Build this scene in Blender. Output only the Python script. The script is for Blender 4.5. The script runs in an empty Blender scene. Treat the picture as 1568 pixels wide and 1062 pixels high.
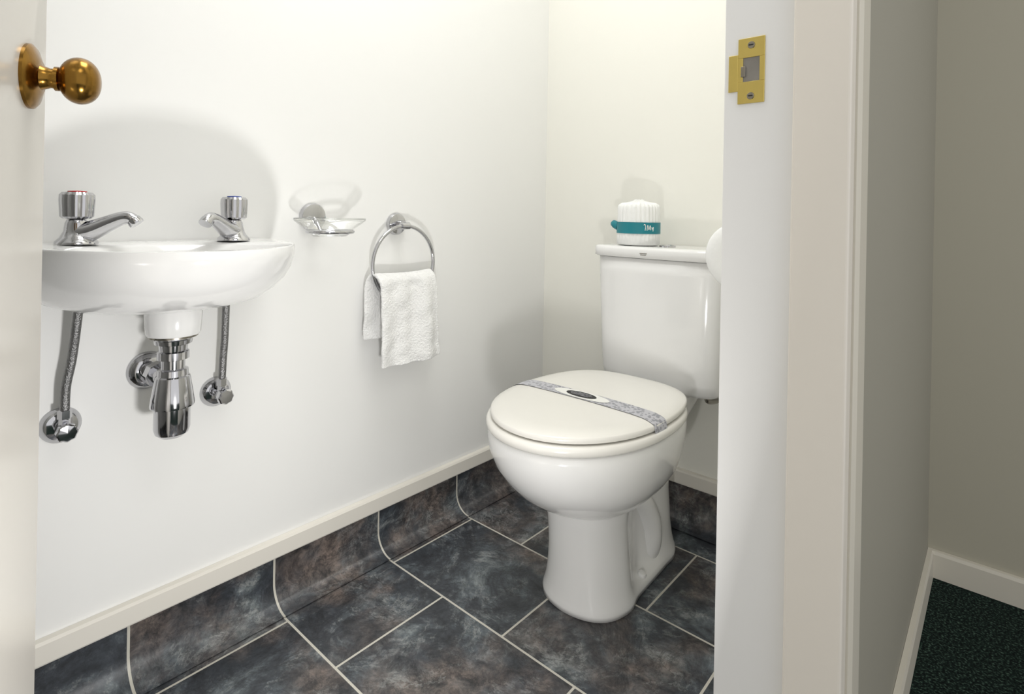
import bpy, bmesh, math, random
from mathutils import Vector, Matrix, noise
random.seed(3)
CX=1.171; YB=1.509; EH=0.85
scene=bpy.context.scene
try:
    scene.view_settings.view_transform='Standard'
except Exception: pass

# ------------------------------------------------------------ materials
def lin(c):
    c=c/255.0
    return c/12.92 if c<=0.04045 else ((c+0.055)/1.055)**2.4
def rgb(r,g,b): return (lin(r),lin(g),lin(b),1)
class NT:
    def __init__(s,name):
        s.m=bpy.data.materials.new(name); s.m.use_nodes=True
        s.t=s.m.node_tree; s.n=s.t.nodes; s.l=s.t.links
        s.b=s.n['Principled BSDF']
    def node(s,typ,**kw):
        n=s.n.new(typ)
        for k,v in kw.items(): setattr(n,k,v)
        return n
    def math(s,op,a,b=None,c=None):
        n=s.n.new('ShaderNodeMath'); n.operation=op
        for i,v in enumerate((a,b,c)):
            if v is None: continue
            if isinstance(v,(int,float)): n.inputs[i].default_value=v
            else: s.l.new(v,n.inputs[i])
        return n.outputs[0]
    def mix(s,f,a,b):
        n=s.n.new('ShaderNodeMix'); n.data_type='RGBA'
        for i,v in ((0,f),(6,a),(7,b)):
            if isinstance(v,(int,float,tuple)): n.inputs[i].default_value=v
            else: s.l.new(v,n.inputs[i])
        return n.outputs[2]
def simple(name,col,rough=0.5,metal=0.0,bump=0.0,bscale=60,var=0.0,vscale=3,coat=0,spec=0.5):
    m=NT(name); m.b.inputs['Roughness'].default_value=rough; m.b.inputs['Metallic'].default_value=metal
    m.b.inputs['Specular IOR Level'].default_value=spec
    m.b.inputs['Coat Weight'].default_value=coat
    m.b.inputs['Coat Roughness'].default_value=0.04
    tc=m.node('ShaderNodeTexCoord')
    no=m.node('ShaderNodeTexNoise'); no.inputs['Scale'].default_value=vscale; no.inputs['Detail'].default_value=4
    m.l.new(tc.outputs['Object'],no.inputs['Vector'])
    d=tuple([c*(1-var) for c in col[:3]]+[1])
    m.l.new(m.mix(no.outputs[0],d,col),m.b.inputs['Base Color'])
    if bump>0:
        n2=m.node('ShaderNodeTexNoise'); n2.inputs['Scale'].default_value=bscale; n2.inputs['Detail'].default_value=5
        m.l.new(tc.outputs['Object'],n2.inputs['Vector'])
        b=m.node('ShaderNodeBump'); b.inputs['Strength'].default_value=bump; b.inputs['Distance'].default_value=0.002
        m.l.new(n2.outputs[0],b.inputs['Height']); m.l.new(b.outputs[0],m.b.inputs['Normal'])
    return m.m
M_wall=simple('wall_paint',rgb(240,240,238),0.45,bump=0.10,bscale=35,var=0.02,spec=0.35)
M_wallb=simple('wall_paint_back',rgb(240,239,231),0.5,bump=0.10,bscale=35,var=0.02,spec=0.3)
M_ceil=simple('ceiling_paint',rgb(240,240,238),0.8)
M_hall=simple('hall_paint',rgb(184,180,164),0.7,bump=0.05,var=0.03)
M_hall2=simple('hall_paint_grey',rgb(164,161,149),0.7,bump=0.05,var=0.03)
M_trim=simple('trim_gloss',rgb(229,225,216),0.3,bump=0.05,bscale=20,var=0.02)
M_trimh=simple('trim_gloss_hall',rgb(218,213,200),0.4,bump=0.05,bscale=20,var=0.02)
M_jamb=simple('jamb_gloss',rgb(241,241,240),0.28,bump=0.05,bscale=20,var=0.02)
M_stop=simple('stop_gloss',rgb(236,230,220),0.3,bump=0.05,bscale=20,var=0.02)
M_door=simple('door_gloss',rgb(198,194,187),0.22,bump=0.08,bscale=12,var=0.03)
M_cer=simple('ceramic',rgb(237,237,236),0.12,var=0.01,coat=0.4)
M_seat=simple('seat_plastic',rgb(234,232,226),0.22,var=0.01)
M_chrome=simple('chrome',rgb(200,200,203),0.08,1.0,var=0.04,vscale=20)
M_chromed=simple('chrome_worn',rgb(170,165,155),0.25,1.0,var=0.4,vscale=60)
M_brass=simple('brass',rgb(168,126,58),0.22,1.0,bump=0.15,bscale=80,var=0.7,vscale=40)
M_brassp=simple('brass_plate',rgb(228,206,122),0.28,1.0,var=0.15,vscale=40)
M_braid=simple('braided_steel',rgb(150,150,150),0.35,1.0,bump=0.8,bscale=400,var=0.3,vscale=300)
M_dark=simple('gap_shade',rgb(28,28,28),0.6)  # near-black colour standing in for the shade in gaps and slots
M_red=simple('tap_cap_red',rgb(190,30,35),0.3)
M_blue=simple('tap_cap_blue',rgb(40,70,160),0.3)
M_towel=simple('terry_cloth',rgb(246,246,245),0.95,bump=1.0,bscale=420,var=0.05,vscale=200,spec=0.1)
M_paper=simple('tissue_paper',rgb(244,245,243),0.85,bump=0.3,bscale=90,var=0.04,vscale=30,spec=0.2)
M_teal=simple('teal_label',rgb(20,128,140),0.45,var=0.08,vscale=30)
M_white=simple('label_white',rgb(236,236,232),0.6)
M_ink=simple('label_ink',rgb(34,34,36),0.6)
M_hole=simple('strike_recess',rgb(150,146,140),0.5,0.4,var=0.3,vscale=50)
def thin_glass():
    m=NT('dish_glass'); out=m.n['Material Output']
    tr=m.node('ShaderNodeBsdfTransparent'); tr.inputs[0].default_value=(0.965,0.97,0.965,1)
    gl=m.node('ShaderNodeBsdfGlossy'); gl.inputs['Roughness'].default_value=0.03; gl.inputs[0].default_value=(1,1,1,1)
    lw=m.node('ShaderNodeLayerWeight'); lw.inputs[0].default_value=0.28
    f=m.math('ADD',m.math('MULTIPLY',lw.outputs['Fresnel'],0.6),0.02)
    mx=m.node('ShaderNodeMixShader'); m.l.new(f,mx.inputs[0]); m.l.new(tr.outputs[0],mx.inputs[1]); m.l.new(gl.outputs[0],mx.inputs[2])
    m.l.new(mx.outputs[0],out.inputs['Surface']); return m.m
M_glass=thin_glass()
def band_mat():
    m=NT('sanitary_band_print'); tc=m.node('ShaderNodeTexCoord')
    v=m.node('ShaderNodeTexVoronoi'); v.inputs['Scale'].default_value=130
    m.l.new(tc.outputs['Object'],v.inputs['Vector'])
    w=m.node('ShaderNodeTexNoise'); w.inputs['Scale'].default_value=90; m.l.new(tc.outputs['Object'],w.inputs['Vector'])
    f=m.math('GREATER_THAN',m.math('ADD',m.math('MULTIPLY',v.outputs['Distance'],1.0),m.math('MULTIPLY',w.outputs[0],0.6)),0.74)
    m.l.new(m.mix(f,rgb(150,151,158),rgb(192,192,198)),m.b.inputs['Base Color']); m.b.inputs['Roughness'].default_value=0.6
    return m.m
M_band=band_mat()
TY=0.2665; TX=0.353
def tile_mat():
    m=NT('slate_tile'); tc=m.node('ShaderNodeTexCoord'); sp=m.node('ShaderNodeSeparateXYZ'); m.l.new(tc.outputs['Object'],sp.inputs[0])
    x,y,z=sp.outputs
    v=m.math('DIVIDE',m.math('SUBTRACT',y,0.583),TY); col=m.math('FLOOR',v); fv=m.math('SUBTRACT',v,col)
    par=m.math('FLOORED_MODULO',col,2.0)
    sh=m.math('ADD',m.math('MULTIPLY',m.math('SUBTRACT',1.0,par),0.178),0.067)
    u=m.math('DIVIDE',m.math('SUBTRACT',x,sh),TX); row=m.math('FLOOR',u); fu=m.math('SUBTRACT',u,row)
    du=m.math('MULTIPLY',m.math('MINIMUM',fu,m.math('SUBTRACT',1.0,fu)),TX)
    dv=m.math('MULTIPLY',m.math('MINIMUM',fv,m.math('SUBTRACT',1.0,fv)),TY)
    d=m.math('MINIMUM',du,dv)
    gr=m.math('LESS_THAN',d,0.0023)
    cb=m.node('ShaderNodeCombineXYZ'); m.l.new(row,cb.inputs[0]); m.l.new(col,cb.inputs[1])
    wn=m.node('ShaderNodeTexWhiteNoise'); m.l.new(cb.outputs[0],wn.inputs['Vector'])
    sc=m.node('ShaderNodeVectorMath',operation='SCALE'); m.l.new(wn.outputs['Color'],sc.inputs[0]); sc.inputs['Scale'].default_value=9
    ad=m.node('ShaderNodeVectorMath',operation='ADD'); m.l.new(sc.outputs[0],ad.inputs[0]); m.l.new(tc.outputs['Object'],ad.inputs[1])
    def nz(s,de,dis,ro=0.6):
        n=m.node('ShaderNodeTexNoise'); n.inputs['Scale'].default_value=s; n.inputs['Detail'].default_value=de
        n.inputs['Distortion'].default_value=dis; n.inputs['Roughness'].default_value=ro
        m.l.new(ad.outputs[0],n.inputs['Vector']); return n.outputs[0]
    n1=nz(8,14,0.5,0.72); n2=nz(3.5,5,0.3); n3=nz(24,12,0.4,0.80); n4=nz(7,12,0.6,0.72); n5=nz(5,12,0.8,0.75)
    r=m.node('ShaderNodeValToRGB'); m.l.new(n1,r.inputs[0]); e=r.color_ramp.elements
    e[0].position=0.36; e[0].color=rgb(42,44,49); e[1].position=0.69; e[1].color=rgb(152,158,158)
    k=e.new(0.50); k.color=rgb(63,68,74); k=e.new(0.57); k.color=rgb(88,95,100); k=e.new(0.62); k.color=rgb(116,123,125)
    r2=m.node('ShaderNodeValToRGB'); m.l.new(n3,r2.inputs[0]); e=r2.color_ramp.elements
    e[0].position=0.38; e[0].color=rgb(54,50,50); e[1].position=0.66; e[1].color=rgb(132,118,109)
    bf=m.node('ShaderNodeMapRange'); m.l.new(n2,bf.inputs[0]); bf.inputs[1].default_value=0.47; bf.inputs[2].default_value=0.63; bf.inputs[4].default_value=0.8
    c=m.mix(bf.outputs[0],r.outputs[0],r2.outputs[0])
    dk=m.node('ShaderNodeMapRange'); m.l.new(n3,dk.inputs[0]); dk.inputs[1].default_value=0.32; dk.inputs[2].default_value=0.68; dk.inputs[3].default_value=0.45; dk.inputs[4].default_value=1.6
    rid=m.math('ABSOLUTE',m.math('SUBTRACT',n4,0.5))
    vn=m.node('ShaderNodeMapRange'); m.l.new(rid,vn.inputs[0]); vn.inputs[1].default_value=0.0; vn.inputs[2].default_value=0.022; vn.inputs[3].default_value=1; vn.inputs[4].default_value=0
    msk=m.node('ShaderNodeMapRange'); m.l.new(n1,msk.inputs[0]); msk.inputs[1].default_value=0.46; msk.inputs[2].default_value=0.60
    vf=m.math('MULTIPLY',m.math('MULTIPLY',vn.outputs[0],msk.outputs[0]),0.6)
    rid2=m.math('ABSOLUTE',m.math('SUBTRACT',n5,0.5))
    vn2=m.node('ShaderNodeMapRange'); m.l.new(rid2,vn2.inputs[0]); vn2.inputs[1].default_value=0.0; vn2.inputs[2].default_value=0.015; vn2.inputs[3].default_value=0.6; vn2.inputs[4].default_value=0
    hv=m.node('ShaderNodeVectorMath',operation='SCALE'); m.l.new(c,hv.inputs[0]); m.l.new(dk.outputs[0],hv.inputs['Scale'])
    c2=m.mix(vf,hv.outputs[0],rgb(160,162,160))
    c3=m.mix(vn2.outputs[0],c2,rgb(32,33,36))
    m.l.new(m.mix(gr,c3,rgb(200,197,186)),m.b.inputs['Base Color'])
    m.b.inputs['Roughness'].default_value=0.36
    b=m.node('ShaderNodeBump'); b.inputs['Strength'].default_value=0.35; b.inputs['Distance'].default_value=0.0015
    m.l.new(n3,b.inputs['Height']); m.l.new(b.outputs[0],m.b.inputs['Normal'])
    return m.m
M_tile=tile_mat()
def carpet_mat():
    m=NT('carpet_green'); tc=m.node('ShaderNodeTexCoord')
    n=m.node('ShaderNodeTexNoise'); n.inputs['Scale'].default_value=230; n.inputs['Detail'].default_value=3
    m.l.new(tc.outputs['Object'],n.inputs['Vector'])
    r=m.node('ShaderNodeValToRGB'); m.l.new(n.outputs[0],r.inputs[0]); e=r.color_ramp.elements
    e[0].position=0.40; e[0].color=rgb(16,22,22); e[1].position=0.72; e[1].color=rgb(84,106,94)
    k=e.new(0.54); k.color=rgb(32,46,42)
    m.l.new(r.outputs[0],m.b.inputs['Base Color']); m.b.inputs['Roughness'].default_value=1.0; m.b.inputs['Specular IOR Level'].default_value=0.1
    b=m.node('ShaderNodeBump'); b.inputs['Strength'].default_value=0.7; b.inputs['Distance'].default_value=0.003
    m.l.new(n.outputs[0],b.inputs['Height']); m.l.new(b.outputs[0],m.b.inputs['Normal'])
    return m.m
M_carpet=carpet_mat()

# ------------------------------------------------------------ mesh helpers
def mkobj(name,bm,mat,smooth=True,bevel=0,subsurf=0,angle=None):
    me=bpy.data.meshes.new(name); bmesh.ops.recalc_face_normals(bm,faces=bm.faces[:])
    if smooth:
        for f in bm.faces: f.smooth=True
        if angle is not None:
            for e in bm.edges:
                if len(e.link_faces)==2 and e.calc_face_angle(0)>math.radians(angle): e.smooth=False
    bm.to_mesh(me); bm.free()
    o=bpy.data.objects.new(name,me); scene.collection.objects.link(o)
    me.materials.append(mat)
    if bevel:
        md=o.modifiers.new('bevel','BEVEL'); md.width=bevel; md.segments=3; md.limit_method='ANGLE'
    if subsurf:
        md=o.modifiers.new('sub','SUBSURF'); md.levels=subsurf; md.render_levels=subsurf
    return o
def box(name,x0,x1,y0,y1,z0,z1,mat,bevel=0):
    bm=bmesh.new(); bmesh.ops.create_cube(bm,size=1)
    for v in bm.verts:
        v.co=Vector(((x0+x1)/2+v.co.x*(x1-x0),(y0+y1)/2+v.co.y*(y1-y0),(z0+z1)/2+v.co.z*(z1-z0)))
    return mkobj(name,bm,mat,smooth=False,bevel=bevel)
def loft(name,rings,mat,capb=True,capt=True,**kw):
    bm=bmesh.new(); R=[[bm.verts.new(p) for p in r] for r in rings]; n=len(rings[0])
    for a,b in zip(R[:-1],R[1:]):
        for i in range(n): bm.faces.new((a[i],a[(i+1)%n],b[(i+1)%n],b[i]))
    if capb: bm.faces.new(R[0])
    if capt: bm.faces.new(R[-1])
    return mkobj(name,bm,mat,**kw)
def lathe(name,prof,org,axis,mat,n=40,angle=35,flute=None):
    ax=Vector(axis).normalized(); up=Vector((0,0,1)) if abs(ax.z)<0.9 else Vector((1,0,0))
    a=ax.cross(up).normalized(); b=ax.cross(a); org=Vector(org); rings=[]
    for h,r in prof:
        ring=[]
        for i in range(n):
            t=2*math.pi*i/n; rr=r*(flute(t,h) if flute else 1)
            ring.append(org+ax*h+(a*math.cos(t)+b*math.sin(t))*max(rr,1e-4))
        rings.append(ring)
    return loft(name,rings,mat,angle=angle)
def tube(name,pts,rad,mat,n=16,closed=False,smoothpath=6):
    P=[Vector(p) for p in pts]; rr=rad if isinstance(rad,(list,tuple)) else [rad]*len(P)
    if smoothpath>1:
        Q=[];RR=[];N=len(P);rng=range(N if closed else N-1)
        for i in rng:
            if closed: p0,p1,p2,p3=P[(i-1)%N],P[i],P[(i+1)%N],P[(i+2)%N]; r1,r2=rr[i],rr[(i+1)%N]
            else: p0,p1,p2,p3=P[max(i-1,0)],P[i],P[i+1],P[min(i+2,N-1)]; r1,r2=rr[i],rr[i+1]
            for k in range(smoothpath):
                t=k/smoothpath
                Q.append(0.5*((2*p1)+(p2-p0)*t+(2*p0-5*p1+4*p2-p3)*t*t+(3*p1-p0-3*p2+p3)*t**3)); RR.append(r1+(r2-r1)*t)
        if not closed: Q.append(P[-1]); RR.append(rr[-1])
        P,rr=Q,RR
    bm=bmesh.new(); rings=[]; N=len(P); prev=None
    for i in range(N):
        if closed: t=(P[(i+1)%N]-P[i-1]).normalized()
        else: t=(P[min(i+1,N-1)]-P[max(i-1,0)]).normalized()
        if prev is None:
            u=Vector((0,0,1)) if abs(t.z)<0.9 else Vector((1,0,0)); a=t.cross(u).normalized()
        else: a=(prev-t*prev.dot(t)).normalized()
        prev=a; b=t.cross(a)
        rings.append([bm.verts.new(P[i]+(a*math.cos(2*math.pi*k/n)+b*math.sin(2*math.pi*k/n))*rr[i]) for k in range(n)])
    for i in range(N if closed else N-1):
        A,B=rings[i],rings[(i+1)%N]
        for k in range(n): bm.faces.new((A[k],A[(k+1)%n],B[(k+1)%n],B[k]))
    if not closed: bm.faces.new(rings[0]); bm.faces.new(rings[-1])
    return mkobj(name,bm,mat,angle=50)
def group(name,parts,loc):
    e=bpy.data.objects.new(name,None); scene.collection.objects.link(e); e.location=loc; e.empty_display_size=0.05
    inv=Matrix.Translation(Vector(loc)).inverted()
    for p in parts:
        p.parent=e; p.matrix_parent_inverse=inv
    return e
def sweep(name,prof,path,mat,smooth=True,angle=30):
    bm=bmesh.new(); rings=[[bm.verts.new((*f(d),z)) for d,z in prof] for f in path]; n=len(prof)
    for a,b in zip(rings[:-1],rings[1:]):
        for i in range(n): bm.faces.new((a[i],a[(i+1)%n],b[(i+1)%n],b[i]))
    bm.faces.new(rings[0]); bm.faces.new(rings[-1])
    return mkobj(name,bm,mat,smooth=smooth,angle=angle)

# ------------------------------------------------------------ room shell
XP=0.927; XH=1.040; YS=-0.55; YH=1.687; YO=-0.150; YJ=0.660
box('floor',-0.1,XP+0.055,YS,YB+0.1,-0.1,0,M_tile)
box('carpet_floor',XP+0.055,2.6,-1.6,YH+0.1,-0.1,0.004,M_carpet)
box('ceiling',-0.1,2.6,-1.6,YH+0.1,2.4,2.5,M_ceil)
box('wall_left',-0.1,0,YS,YB+0.1,0,2.4,M_wall)
box('wall_back',0,XP,YB,YB+0.1,0,2.4,M_wallb)
box('wall_front',0,XP,YS-0.1,YS,0,2.4,M_wall)
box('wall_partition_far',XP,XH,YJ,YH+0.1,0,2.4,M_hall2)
box('wall_partition_near',XP,XH,-1.6,YO,0,2.4,M_wall)
box('wall_partition_header',XP,XH,YO,YJ,2.05,2.4,M_wall)
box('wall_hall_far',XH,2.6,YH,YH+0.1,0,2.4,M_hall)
box('wall_partition_lining',XP-0.004,XP,YJ,YB,0.0,2.4,M_wallb)
box('trim_1',XP-0.004,1.010,0.652,YJ,0,2.05,M_jamb,0.0015)
box('trim_2',1.0000,1.0545,0.638,0.6595,0,2.05,M_stop,0.003)
sweep('trim_3',[(0,0),(0.016,0),(0.016,2.1),(0,2.1)],[lambda d:(XH+d,0.6605),lambda d:(XH+d+0.003,0.668),lambda d:(XH+d,0.722),lambda d:(XH+d*0.5,0.73)],M_trimh,smooth=False)
box('trim_4',XP-0.012,1.0555,YO,YO+0.02,0,2.05,M_jamb,0.002)
prof=[(0.0005,0.002),(0.0005,0.106),(0.004,0.106)]
prof+= [(0.004,0.055)]
for i in range(1,11):
    a=math.radians(90*i/10); prof.append((0.004+0.05*(1-math.cos(a)),0.0525-0.05*math.sin(a)))
prof=[(d,max(z,0.0015)) for d,z in prof]
sweep('baseboard_tile_cove',prof,[lambda d:(d,YS+0.001),lambda d:(d,YB-d),lambda d:(XP-0.005,YB-d)],M_tile,angle=50)
pb=[(0.0005,0.1065),(0.012,0.1065),(0.013,0.109),(0.013,0.140),(0.010,0.1445),(0.0005,0.146)]
sweep('baseboard_left',pb,[lambda d:(d,YS+0.001),lambda d:(d,YB-d)],M_trim,smooth=False)
sweep('baseboard_back',pb,[lambda d:(d,YB-d),lambda d:(XP-0.005,YB-d)],M_trim,smooth=False)
pb=[(0.0005,0.005),(0.012,0.005),(0.012,0.060),(0.009,0.067),(0.0005,0.068)]
sweep('baseboard_partition',pb,[lambda d:(XH+d,0.7305),lambda d:(XH+d,YH-d)],M_trimh,smooth=False)
sweep('baseboard_hall',pb,[lambda d:(XH+d,YH-d),lambda d:(2.6,YH-d)],M_trimh,smooth=False)

# ------------------------------------------------------------ door with knob
E=Vector((CX-0.846,0.136,0)); dirh=Vector((0.923,-0.385,0)).normalized(); nrm=Vector((0.385,0.923,0)).normalized()
DW=0.680
def dbox(name,s0,s1,n0,n1,z0,z1,mat,bev):
    bm=bmesh.new(); bmesh.ops.create_cube(bm,size=1)
    for v in bm.verts:
        s=s0 if v.co.x<0 else s1; q=n0 if v.co.y<0 else n1; z=z0 if v.co.z<0 else z1
        v.co=E+dirh*s+nrm*q+Vector((0,0,z))
    return mkobj(name,bm,mat,smooth=False,bevel=bev)
parts=[dbox('door_leaf',0,DW,-0.036,0,0.008,2.03,M_door,0.002)]
kb=E+dirh*0.060+Vector((0,0,0.987))
parts.append(lathe('rosette',[(0,0.0345),(0.003,0.0345),(0.006,0.031),(0.009,0.022),(0.011,0.017)],kb,nrm,M_brass))
kp=[(0.008,0.0155),(0.013,0.0125),(0.019,0.0105),(0.022,0.011),(0.0225,0.013),(0.026,0.013),(0.0265,0.0115)]
for i in range(1,17):
    a=math.radians(28)+(math.pi-math.radians(28))*i/16
    kp.append((0.0445-0.0190*math.cos(a), 0.0255*math.sin(a)**0.85 if i<16 else 0))
parts.append(lathe('knob',kp,kb,nrm,M_brass,angle=60,n=56))
parts.append(lathe('knob_outer',[(0,0.0335),(0.008,0.028),(0.03,0.011),(0.05,0.026),(0.066,0.0)],kb-nrm*0.036,-nrm,M_brass))
group('door_1',parts,tuple(E+dirh*DW))

# strike plate
py=0.652; px=lambda r:CX+r+0.0025
parts=[]
def sp(x0,x1,z0,z1,nm): parts.append(box(nm,px(x0),px(x1),py-0.0018,py-0.0002,z0,z1,M_brassp,0.0004))
sp(-0.2345,-0.2055,1.0295,1.0515,'plate_top'); sp(-0.2345,-0.2055,0.9780,1.0025,'plate_bottom')
sp(-0.2345,-0.2290,1.0025,1.0295,'plate_side'); sp(-0.2110,-0.2055,1.0025,1.0295,'plate_side_b')
sp(-0.2450,-0.2345,0.9925,1.0340,'lip')
parts.append(box('latch_recess',px(-0.2290),px(-0.2110),py-0.0008,py-0.0001,1.0025,1.0295,M_hole))
parts.append(box('latch_spring',px(-0.2310),px(-0.2260),py-0.0026,py-0.0018,1.008,1.020,M_chromed,0.0004))
for zz in (1.043,0.986):
    parts.append(lathe('screw',[(0,0.0042),(0.0012,0.0038),(0.0016,0.002),(0.0012,0.0)],(px(-0.220),py-0.0016,zz),(0,-1,0),M_chromed,n=20))
    parts.append(box('screw_slot',px(-0.2225),px(-0.2175),py-0.0036,py-0.0028,zz-0.0006,zz+0.0006,M_dark))  # dark bar on the head, the slot's shade put into colour
group('door_strike_plate',parts,(px(-0.220),py,1.014))

# ------------------------------------------------------------ toilet
TXC=0.485; FL=0.0015; PX=-0.013; ZS=0.006
def se(c,n): return math.copysign(abs(c)**(2.0/n),c)
def egg(z,fc,af,ab,hw,nf=2.0,nb=3.2,N=64,xo=0.0):
    out=[]
    for i in range(N):
        t=2*math.pi*i/N; c,s=math.cos(t),math.sin(t)
        k=nf+(nb-nf)*0.5*(1-s) if s<0 else nf
        x=hw*se(c,k); f=(af if s>=0 else ab)*se(s,k)
        out.append((TXC+xo+x,YB-(fc+f),z))
    return out
tp=[]
def ped(z,pl,N=17):
    P=[Vector((a,b)) for a,b in pl]; Q=[]
    for i in range(len(P)-1):
        p0=P[i-1] if i>0 else Vector((P[1].x,-P[1].y)); p1=P[i];p2=P[i+1]; p3=P[i+2] if i+2<len(P) else P[-1]
        for k in range(4):
            t=k/4; Q.append(0.5*((2*p1)+(p2-p0)*t+(2*p0-5*p1+4*p2-p3)*t*t+(3*p1-p0-3*p2+p3)*t**3))
    Q.append(P[-1])
    r=[(TXC+PX+max(q.y,0.0),YB-q.x,z) for q in Q]
    l=[(TXC+PX-max(q.y,0.0),YB-q.x,z) for q in reversed(Q[1:])]
    return r+l
def pp(tip,wf,wm,wr,back=0.13):
    return [(tip,0),(tip-0.012,wf*0.52),(tip-0.045,wf*0.86),(tip-0.10,wf),(tip-0.150,wf*0.93*0.6+wm*0.4),(tip-0.205,wm),(0.27,wm*0.6+wr*0.4),(0.22,wr),(0.17,wr*0.97),(back,wr*0.7),(back-0.01,0.004)]
T=0.520
rings=[ped(FL,pp(T,0.106,0.094,0.090)),ped(0.012,pp(T,0.106,0.094,0.090)),ped(0.020,pp(T-0.002,0.1045,0.090,0.088)),
 ped(0.027,pp(T-0.003,0.102,0.068,0.084)),ped(0.045,pp(T-0.005,0.098,0.056,0.078)),ped(0.08,pp(T-0.006,0.094,0.050,0.072)),
 ped(0.12,pp(T-0.004,0.091,0.048,0.069)),ped(0.155,pp(T+0.0,0.090,0.052,0.066)),ped(0.185,pp(T+0.004,0.091,0.060,0.065)),ped(0.222,pp(T+0.012,0.096,0.072,0.064)),ped(0.26,pp(T+0.012,0.094,0.078,0.064))]
tp.append(loft('pedestal',rings,M_cer))
bowl=[(0.216,0.43,0.075,0.17,0.078,-0.010),(0.220,0.43,0.104,0.19,0.094,-0.010),(0.228,0.43,0.126,0.205,0.107,-0.008),(0.246,0.437,0.153,0.215,0.126,-0.006),(0.271,0.445,0.182,0.225,0.147,-0.003),
      (0.302,0.452,0.208,0.232,0.165,0),(0.334,0.46,0.225,0.24,0.177,0),(0.366,0.465,0.235,0.25,0.183,0),(0.394,0.465,0.239,0.25,0.186,0),(0.404,0.465,0.236,0.25,0.183,0),(0.408,0.465,0.230,0.245,0.178,0)]
tp.append(loft('bowl',[egg(z,fc,af,ab,hw,2.1,2.6,xo=xo) for z,fc,af,ab,hw,xo in bowl],M_cer))
deck=[(0.215,0.20,0.06,0.06,0.050),(0.27,0.18,0.09,0.09,0.058),(0.33,0.16,0.12,0.12,0.070),(0.375,0.15,0.15,0.135,0.090),(0.397,0.14,0.15,0.13,0.098),(0.408,0.13,0.08,0.11,0.10)]
tp.append(loft('rear_deck',[egg(z,fc,af,ab,hw,3.5,3.5) for z,fc,af,ab,hw in deck],M_cer))
for sgn in (1,-1):
    x0=TXC+PX+sgn*0.058
    tp.append(lathe('bolt_cap',[(-0.004,0.010),(0.004,0.010),(0.007,0.0075),(0.008,0.0)],(TXC+PX+sgn*0.079,YB-0.325,0.024),(sgn*0.5,0,1),M_cer,n=20))
    tp.append(tube('trapway',[(x0-sgn*0.035,YB-0.33,0.19),(x0-sgn*0.018,YB-0.275,0.165),(x0-sgn*0.008,YB-0.245,0.11),(x0-sgn*0.002,YB-0.245,0.055),(x0-sgn*0.010,YB-0.255,0.02)],[0.024,0.030,0.032,0.028,0.022],M_cer,n=20))
SEAT=(0.465,0.246,0.222,0.190)
def ring_scaled(z,par,s,nf=2.05,nb=3.0):
    fc,af,ab,hw=par; return egg(z+ZS,fc,af*s,ab*s,hw*s,nf,nb)
sr=[(0.4045,0.955),(0.4055,0.985),(0.410,0.999),(0.416,1.0),(0.421,0.992),(0.4235,0.975),(0.424,0.90)]
tp.append(loft('seat',[ring_scaled(z,SEAT,s) for z,s in sr],M_seat))
LID=(0.465,0.236,0.236,0.183)
def lidz(s): return 0.4500-0.0035*s*s-0.0095*s**14
lr=[(0.4285,0.93),(0.4265,0.975),(0.4275,0.993),(0.431,1.0)]
rings=[ring_scaled(z,LID,s) for z,s in lr]+[ring_scaled(lidz(s),LID,s) for s in (0.998,0.985,0.96,0.92,0.85,0.7,0.5,0.3,0.1,0.01)]
tp.append(loft('lid',rings,M_seat))
tp.append(loft('lid_gap_shade',[ring_scaled(0.4235,LID,0.94),ring_scaled(0.429,LID,0.94)],M_dark))  # dark insert painting the shade between seat and lid
for sx in (-0.075,0.075):
    tp.append(lathe('hinge',[(-0.02,0.0),(-0.02,0.009),(0.02,0.009),(0.02,0.0)],(TXC+sx,YB-0.228,0.424),(1,0,0),M_seat,n=20))
fc,af,ab,hw=LID
def lid_s(x,f):
    lo,hi=0.0,1.4
    px_,pf=x-TXC,f-fc
    for _ in range(30):
        mid=(lo+hi)/2
        k=2.2 if pf<0 else 2.05
        a=(af if pf>=0 else ab)
        v=abs(px_/(hw*mid+1e-9))**k+abs(pf/(a*mid+1e-9))**k
        if v>1: lo=mid
        else: hi=mid
    return (lo+hi)/2
def strip(name,xa,xb,f0,f1,off,mat,nx=60,nf=6,oval=False):
    bm=bmesh.new(); g=[]
    for i in range(nx+1):
        row=[]
        for j in range(nf+1):
            u=i/nx*2-1; w=j/nf*2-1
            x=(xa+xb)/2+u*(xb-xa)/2; f=(f0+f1)/2+w*(f1-f0)/2*(math.sqrt(max(1-u*u,0.0004)) if oval else 1)
            s=lid_s(x,f)
            z=lidz(min(s,1.0))+off+ZS
            if s>1.0: z-= (s-1)*1.2; 
            row.append(bm.verts.new((x,YB-f,z)))
        g.append(row)
    for i in range(nx):
        for j in range(nf): bm.faces.new((g[i][j],g[i+1][j],g[i+1][j+1],g[i][j+1]))
    return mkobj(name,bm,mat)
bf0,bf1=0.457,0.503
tp.append(strip('sanitary_band',TXC-hw-0.003,TXC+hw+0.003,bf0,bf1,0.0012,M_band,nx=140))
tp.append(strip('band_label',TXC-0.075,TXC+0.065,bf0+0.001,bf1-0.001,0.0019,M_white,oval=True))
tp.append(strip('band_emblem',TXC-0.043,TXC+0.033,bf0+0.0075,bf1-0.0075,0.0025,M_ink,oval=True))
for k in range(3):
    tp.append(strip('emblem_text',TXC-0.005-0.028+0.006*abs(k-1),TXC-0.005+0.028-0.006*abs(k-1),bf0+0.0152+k*0.0066,bf0+0.0172+k*0.0066,0.0031,M_band,nx=20,nf=1))
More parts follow.
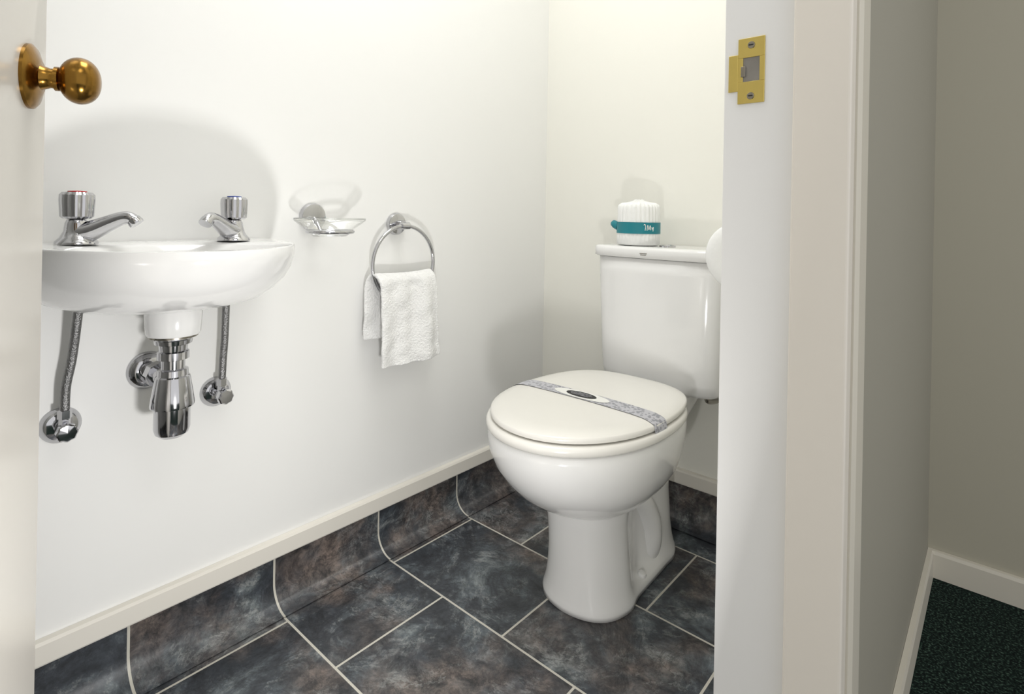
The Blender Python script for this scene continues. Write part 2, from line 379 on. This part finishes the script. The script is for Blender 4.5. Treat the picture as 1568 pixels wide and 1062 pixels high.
def sup(z,hw,f0,f1,n=5,N=64,bow=0.0):
    out=[]
    for i in range(N):
        t=2*math.pi*i/N; c,s=math.cos(t),math.sin(t)
        x=hw*se(c,n); f=(f0+f1)/2+(f1-f0)/2*se(s,n)
        if s>0: f-=bow*(x/hw)**2
        out.append((TXC+0.008+x,YB-f,z))
    return out
cb=[(0.403,0.138,0.022,0.160),(0.406,0.152,0.014,0.174),(0.416,0.161,0.008,0.183),(0.438,0.165,0.006,0.187),(0.50,0.168,0.006,0.190),(0.60,0.172,0.005,0.193),(0.70,0.176,0.005,0.196),(0.738,0.177,0.005,0.196)]
tp.append(loft('cistern_tank',[sup(z,h,a,b,6,bow=0.008) for z,h,a,b in cb],M_cer))
CL=0.012
cl=[(0.7275+CL,0.181,0.004,0.200),(0.730+CL,0.1855,0.003,0.203),(0.748+CL,0.1855,0.003,0.203),(0.7535+CL,0.184,0.004,0.201),(0.7560+CL,0.179,0.008,0.196),(0.7568+CL,0.14,0.03,0.17)]
tp.append(loft('cistern_lid',[sup(z,h,a,b,7,bow=0.008) for z,h,a,b in cl],M_cer))
tp.append(lathe('flush_button',[(0,0.021),(0.003,0.021),(0.0045,0.018),(0.0045,0.0165),(0.0035,0.016),(0.004,0.0)],(TXC+0.016,YB-0.120,0.7566+CL),(0,0,1),M_chrome,n=32))
tp.append(box('maker_mark',TXC-0.020,TXC+0.000,YB-0.2036,YB-0.2026,0.7515,0.7535,M_chromed))
tp.append(box('maker_mark_b',TXC-0.018,TXC-0.002,YB-0.2036,YB-0.2026,0.7480,0.7495,M_chromed))
tp.append(tube('inlet_pipe',[(TXC+0.13,YB-0.12,0.420),(TXC+0.13,YB-0.12,0.39),(TXC+0.13,YB-0.06,0.375),(TXC+0.13,YB-0.004,0.37)],0.006,M_chromed))
group('toilet',tp,(TXC,YB-0.3,0))

# ------------------------------------------------------------ wrapped toilet roll on the cistern
rx,ry,rz=CX-0.754,1.385,0.7575+CL
def wrapring(z,r,amp,seed):
    return [(rx+math.cos(t)*(r+amp*math.sin(30*t+seed)*0.5+amp*noise.noise((math.cos(t)*3,math.sin(t)*3,seed+z*6))),
             ry+math.sin(t)*(r+amp*math.sin(30*t+seed)*0.5+amp*noise.noise((math.cos(t)*3,math.sin(t)*3,seed+z*6))),z+amp*0.8*noise.noise((math.cos(t)*2,math.sin(t)*2,seed))) for t in [2*math.pi*i/240 for i in range(240)]]
wr=[wrapring(rz+0.001,0.053,0.0,1),wrapring(rz+0.003,0.0565,0.001,1),wrapring(rz+0.03,0.0560,0.0016,1),wrapring(rz+0.06,0.0555,0.0016,1),wrapring(rz+0.090,0.0550,0.002,1),
    wrapring(rz+0.102,0.0545,0.003,1),wrapring(rz+0.109,0.0515,0.004,1),wrapring(rz+0.113,0.044,0.005,1),wrapring(rz+0.114,0.032,0.006,1),wrapring(rz+0.116,0.022,0.006,1),wrapring(rz+0.119,0.014,0.005,1),wrapring(rz+0.123,0.010,0.003,1),wrapring(rz+0.122,0.003,0,1)]
tr=[loft('wrapped_roll',wr,M_paper)]
def bandring(z,r): return [(rx+math.cos(t)*r,ry+math.sin(t)*r,z) for t in [2*math.pi*i/72 for i in range(72)]]
tr.append(loft('teal_label_band',[bandring(rz+0.032,0.0567),bandring(rz+0.032,0.0583),bandring(rz+0.062,0.0583),bandring(rz+0.062,0.0567)],M_teal,capb=False,capt=False,angle=30))
tr.append(tube('label_tab',[(rx-0.050,ry-0.020,rz+0.050),(rx-0.060,ry-0.020,rz+0.054),(rx-0.068,ry-0.017,rz+0.058)],[0.012,0.011,0.009],M_teal))
def onb(a,z): return (rx+math.cos(a)*0.0590,ry+math.sin(a)*0.0590,rz+z)
A0=math.radians(-45)
tr.append(tube('script_a',[onb(A0-0.05,0.055),onb(A0,0.057),onb(A0+0.03,0.050),onb(A0+0.01,0.041)],0.0009,M_white,n=8))
tr.append(tube('script_b',[onb(A0+0.10,0.041),onb(A0+0.13,0.055),onb(A0+0.19,0.043),onb(A0+0.25,0.054),onb(A0+0.28,0.042)],0.0009,M_white,n=8))
tr.append(tube('script_c',[onb(A0+0.33,0.050),onb(A0+0.37,0.044),onb(A0+0.42,0.050),onb(A0+0.40,0.039)],0.0009,M_white,n=8))
group('wrapped_toilet_roll',tr,(rx,ry,rz))

# toilet roll on partition wall
ox,oy,oz=CX-0.300,0.85,0.791
hp=[lathe('roll',[(0.012,0.018),(0.001,0.020),(0,0.024),(0.001,0.038),(0.004,0.047),(0.009,0.0510),(0.016,0.052),(0.088,0.052),(0.10,0.050),(0.10,0.020)],(ox,oy,oz),(0,1,0),M_paper,n=60,angle=60)]
hp.append(tube('holder_arm',[(ox,oy+0.004,oz),(ox,oy+0.108,oz),(ox+0.02,oy+0.112,oz),(XP-0.006,oy+0.112,oz)],0.006,M_chrome,smoothpath=3))
hp.append(lathe('holder_rose',[(0,0.022),(0.004,0.022),(0.006,0.0)],(XP-0.005,oy+0.112,oz),(-1,0,0),M_chrome))
group('toilet_roll_holder',hp,(ox,oy,oz))

# ------------------------------------------------------------ basin
BY=0.342; N=96; BW=0.208; BPJ=0.330
def D(t,w,pj,back,nb=2.0):
    out=[]
    nfr=int(N*0.72); nbk=N-nfr
    for i in range(nfr):
        a=-math.pi/2+math.pi*i/nfr
        out.append((back+pj*max(math.cos(a),0)**(2/2.1),BY+w*se(math.sin(a),2.1)))
    for i in range(nbk):
        out.append((back,BY+w-2*w*i/nbk))
    return out
def dring(z,w,pj,back): return [(x,y,z) for x,y in D(0,w,pj,back)]
def iring(z,s):
    out=[]; c=(0.190,BY)
    for x,y in D(0,BW,BPJ,0.002):
        a=math.atan2((y-c[1])/0.165,(x-c[0])/0.108); out.append((c[0]+0.108*s*math.cos(a),c[1]+0.160*s*math.sin(a),z))
    return out
def lring(z,t):
    A=D(0,BW-0.002,BPJ-0.002,0.003); B=iring(0,1)
    return [(a[0]+(b[0]-a[0])*t,a[1]+(b[1]-a[1])*t,z) for a,b in zip(A,B)]
RZ=0.788
brs=[dring(0.678,0.050,0.06,0.05),dring(0.679,0.100,0.120,0.030),dring(0.684,0.138,0.178,0.018),dring(0.695,0.165,0.232,0.010),dring(0.712,0.184,0.272,0.004),dring(0.731,0.197,0.301,0.002),dring(0.750,0.204,0.318,0.002),dring(0.766,0.2065,0.326,0.002),
     dring(0.772,0.2075,0.329,0.002),dring(0.784,BW,BPJ,0.002),dring(RZ-0.001,BW-0.001,BPJ-0.001,0.002),lring(RZ,0.0),lring(RZ+0.0005,0.15),lring(RZ,0.6),lring(RZ-0.002,0.9),iring(RZ-0.006,1.0),iring(RZ-0.03,0.93),iring(RZ-0.06,0.80),iring(RZ-0.078,0.58),iring(RZ-0.086,0.3),iring(RZ-0.088,0.12)]
bp=[loft('bowl',brs,M_cer,angle=70)]
bp.append(lathe('waste_neck',[(0,0.048),(0.008,0.0435),(0.03,0.042),(0.045,0.041),(0.0485,0.039)],(0.112,BY+0.003,0.6835),(0,0,-1),M_cer))
bp.append(lathe('drain',[(0,0.02),(0.003,0.018),(0.002,0.0)],(0.190,BY,RZ-0.0885),(0,0,1),M_chrome,n=24))
TZ=0.633; tx,ty=0.112,BY+0.003
tpz=[(0,0.032),(0.003,0.032),(0.005,0.029),(0.012,0.028),(0.014,0.022),(0.024,0.021),(0.026,0.024),(0.038,0.024),(0.040,0.018),(0.054,0.018),(0.056,0.023),(0.066,0.0235)]
tpz+=[(0.068,0.026),(0.072,0.027),(0.114,0.0335),(0.118,0.033),(0.120,0.0275),(0.155,0.0275),(0.163,0.025),(0.169,0.018),(0.171,0.0)]
trap=[lathe('bottle_trap_body',tpz,(tx,ty,TZ-0.001),(0,0,-1),M_chrome,n=48,angle=25)]
trap.append(lathe('washer',[(0,0.037),(0.003,0.037)],(tx,ty,TZ+0.0015),(0,0,-1),M_chromed,n=40))
trap.append(tube('outlet_pipe',[(tx-0.015,ty-0.002,0.557),(tx-0.05,ty-0.004,0.556),(0.006,ty-0.005,0.555)],0.016,M_chrome,n=24))
trap.append(lathe('outlet_nut',[(0,0.022),(0.02,0.022)],(tx-0.048,ty-0.004,0.556),(-1,0,0),M_chrome,n=8,angle=20))
trap.append(lathe('wall_flange',[(0.0008,0.034),(0.004,0.033),(0.012,0.026),(0.014,0.018)],(0,ty-0.005,0.553),(1,0,0),M_chrome))
def valve(y,z,hx,hy,hz,sag):
    p=[lathe('valve_flange',[(0.0008,0.029),(0.004,0.0285),(0.011,0.022),(0.013,0.012)],(0,y,z),(1,0,0),M_chrome)]
    p.append(lathe('valve_body',[(0.01,0.009),(0.025,0.009),(0.026,0.012),(0.038,0.012),(0.039,0.010)],(0,y,z),(1,0,0),M_chrome,n=24))
    p.append(lathe('valve_cap',[(0,0.010),(0.002,0.0140),(0.013,0.0140),(0.015,0.012),(0.016,0)],(0.039,y,z),(1,0,0),M_chrome,n=32,flute=lambda t,h:1+0.05*math.cos(8*t)))
    p.append(lathe('valve_outlet',[(0,0.008),(0.012,0.008),(0.013,0.0100),(0.026,0.0100),(0.027,0.007)],(0.031,y,z+0.006),(0,0,1),M_chrome,n=6,angle=20))
    p.append(tube('hose',[(0.031,y,z+0.030),(0.031+sag*0.3,y+0.001,z+0.07),(0.034+sag,(y+hy)/2+0.002,(z+hz)/2),(hx,hy+0.001,hz-0.03),(hx,hy,hz)],0.0068,M_braid,n=14))
    return p
v=valve(0.2146,0.487,0.050,0.226,0.725,0.002)
v2=valve(0.4576,0.488,0.046,0.456,0.730,0.004)
def tap(y,sgn,capm):
    x=0.071; p=[]
    p.append(lathe('body',[(0,0.029),(0.004,0.028),(0.010,0.022),(0.020,0.017),(0.032,0.0155),(0.038,0.013),(0.040,0.0)],(x,y,RZ+0.0012),(0,0,1),M_chrome,n=36))
    d=Vector((math.cos(math.radians(55)),sgn*math.sin(math.radians(55)),0))
    b=Vector((x,y,RZ+0.016))
    pts=[b-d*0.006,b+d*0.018+Vector((0,0,0.005)),b+d*0.042+Vector((0,0,0.017)),b+d*0.062+Vector((0,0,0.026)),b+d*0.073+Vector((0,0,0.0265)),b+d*0.080+Vector((0,0,0.022))]
    p.append(tube('spout',pts,[0.0175,0.0165,0.0130,0.0108,0.0100,0.0095],M_chrome,n=24))
    p.append(lathe('nozzle',[(0,0.0100),(0.008,0.0112),(0.010,0.0108),(0.010,0.007)],b+d*0.078+Vector((0,0,0.025)),(d.x*0.8,d.y*0.8,-1),M_chrome,n=28))
    fl=lambda t,h:0.94*(1-0.085*abs(math.cos(4*t))**6)
    p.append(lathe('handle',[(0,0.012),(0.001,0.020),(0.004,0.0235),(0.030,0.0250),(0.038,0.0245),(0.042,0.021),(0.0425,0.014),(0.0425,0)],(x,y,RZ+0.040),(0,0,1),M_chrome,n=64,flute=fl,angle=28))
    p.append(lathe('cap',[(0,0.0125),(0.0015,0.0125),(0.0025,0.0)],(x,y,RZ+0.0825),(0,0,1),capm,n=32))
    return p
t1=tap(0.218,1,M_red); t2=tap(0.458,-1,M_blue)
group('wall_basin',bp,(0,BY,RZ))
group('basin_tap',t1,(0.071,0.218,RZ)); group('basin_tap.001',t2,(0.071,0.458,RZ))
group('bottle_trap',trap,(tx,ty,TZ)); group('isolation_valve',v,(0,0.2146,0.49)); group('isolation_valve.001',v2,(0,0.4576,0.49))

# ------------------------------------------------------------ soap dish
sy,sz=0.657,0.833
sd=[lathe('wall_rose',[(0.0008,0.031),(0.006,0.031),(0.011,0.028),(0.013,0.020),(0.014,0.0)],(0,sy,sz),(1,0,0),M_chrome)]
dcx,dz=0.078,0.803
sd.append(tube('holder_arm',[(0.010,sy,sz-0.004),(0.024,sy,sz-0.016),(0.036,sy,dz-0.001)],0.0065,M_chrome))
sd.append(tube('holder_ring',[(dcx+0.043*math.cos(t),sy+0.048*math.sin(t),dz) for t in [2*math.pi*i/24 for i in range(24)]],0.0042,M_chrome,closed=True,smoothpath=2))
def er(z,a,b): return [(dcx+a*math.cos(2*math.pi*i/56),sy+b*math.sin(2*math.pi*i/56),z) for i in range(56)]
sd.append(loft('glass_dish',[er(dz-0.010,0.010,0.014),er(dz-0.010,0.030,0.036),er(dz-0.004,0.037,0.043),er(dz+0.006,0.043,0.052),er(dz+0.017,0.056,0.069),er(dz+0.023,0.062,0.077),er(dz+0.0255,0.0635,0.0785),er(dz+0.0275,0.062,0.077)],M_glass,capt=False))
sd.append(tube('glass_rim',[(dcx+0.062*math.cos(t),sy+0.077*math.sin(t),dz+0.0275) for t in [2*math.pi*i/36 for i in range(36)]],0.0016,M_glass,closed=True,smoothpath=2,n=8))
group('soap_dish',sd,(0,sy,sz))

# ------------------------------------------------------------ towel ring + hand towel
ry2,rz2=0.887,0.817
tw=[lathe('wall_rose',[(0.0008,0.028),(0.006,0.028),(0.011,0.025),(0.013,0.018),(0.014,0.0)],(0,ry2,rz2),(1,0,0),M_chrome)]
tw.append(tube('post',[(0.010,ry2,rz2),(0.034,ry2,rz2-0.001)],0.010,M_chrome,smoothpath=1))
tw.append(lathe('post_knuckle',[(-0.012,0.0),(-0.012,0.009),(0.012,0.009),(0.012,0.0)],(0.040,ry2,rz2-0.004),(0,1,0),M_chrome,n=24))
RC=(0.041,0.886,0.719)
tw.append(tube('ring',[(RC[0],RC[1]+0.094*math.sin(t),RC[2]+0.094*math.cos(t)) for t in [2*math.pi*i/36 for i in range(36)]],0.0048,M_chrome,closed=True,smoothpath=2))
group('towel_ring',tw,(0,ry2,rz2))
def towel():
    bm=bmesh.new(); nu,nv=40,90; g=[]
    Lb,Lf=0.158,0.222; top=0.700
    for j in range(nv+1):
        t=j/nv; s=-Lb+(Lb+Lf)*t
        row=[]
        for i in range(nu+1):
            u=i/nu
            k=1/(1+math.exp(-s/0.012))
            y0=0.780+(0.803-0.780)*k - (0.0 if s<0 else 0.002*s/Lf)
            y1=0.960+(0.976-0.960)*k + (0.016*s/Lf if s>0 else 0.006)
            y=y0+(y1-y0)*u
            arc=0.016
            xx=0.041+(1 if s>0 else -1)*0.015*min(1,math.sqrt(abs(s)/arc) if abs(s)<arc else 1)
            z=top-abs(s)-0.004*math.sin(math.pi*u)
            dn=abs(s)
            xx+=(0.004*math.sin(u*9+s*8)+0.003*math.sin(u*17+1.3))*min(1,dn/0.03)*(1 if s>0 else 0.4)
            if s>0: xx+=0.010*dn/Lf
            xx+=0.0035*noise.noise((y*30,z*30,s*6))
            z+=0.003*noise.noise((y*25,3,0))*min(1,dn/0.05)
            y+=0.0025*noise.noise((z*30,7,u*3))
            row.append(bm.verts.new((max(xx,0.010),y,z)))
        g.append(row)
    for j in range(nv):
        for i in range(nu): bm.faces.new((g[j][i],g[j][i+1],g[j+1][i+1],g[j+1][i]))
    o=mkobj('hand_towel',bm,M_towel)
    md=o.modifiers.new('sol','SOLIDIFY'); md.thickness=0.007; md.offset=0
    md=o.modifiers.new('sub','SUBSURF'); md.levels=1; md.render_levels=2
    tx_=bpy.data.textures.new('terry','CLOUDS'); tx_.noise_scale=0.004
    md=o.modifiers.new('dsp','DISPLACE'); md.texture=tx_; md.strength=0.0022; md.texture_coords='GLOBAL'
    return o
towel()

# ------------------------------------------------------------ lights
def area(name,loc,target,size,power,col=(1,1,1),sy=None):
    l=bpy.data.lights.new(name,'AREA'); l.energy=power; l.size=size; l.color=col
    if sy: l.shape='RECTANGLE'; l.size_y=sy
    o=bpy.data.objects.new(name,l); scene.collection.objects.link(o); o.location=loc
    d=Vector(target)-Vector(loc); o.rotation_euler=d.to_track_quat('-Z','Y').to_euler(); return o
area('ceiling_lamp',(0.50,0.62,2.36),(0.50,0.62,0),0.6,12.8,(1,0.995,0.985))
area('low_bounce_light',(0.915,0.285,0.370),(0.0,0.335,0.55),0.07,4.0,(1,0.985,0.965))  # unseen added light standing in for sunlight bounced up from the floor
area('hall_lamp',(1.9,0.2,2.36),(1.8,0.3,0),0.6,6.0,(1,0.98,0.94))
w=bpy.data.worlds.new('world'); scene.world=w; w.use_nodes=True
w.node_tree.nodes['Background'].inputs[0].default_value=(1.0,0.995,0.99,1); w.node_tree.nodes['Background'].inputs[1].default_value=0.95

# ------------------------------------------------------------ camera
cam=bpy.data.cameras.new('camera'); co=bpy.data.objects.new('camera',cam); scene.collection.objects.link(co)
cam.sensor_width=36; cam.sensor_fit='HORIZONTAL'; cam.lens=865/1568*36; cam.shift_y=-205/1568; cam.clip_start=0.01
co.matrix_world=Matrix.Translation((CX,0,EH))@Matrix.Rotation(math.radians(41.2),4,'Z')@Matrix.Rotation(math.radians(90),4,'X')@Matrix.Rotation(math.radians(1.05),4,'Z')
scene.camera=co
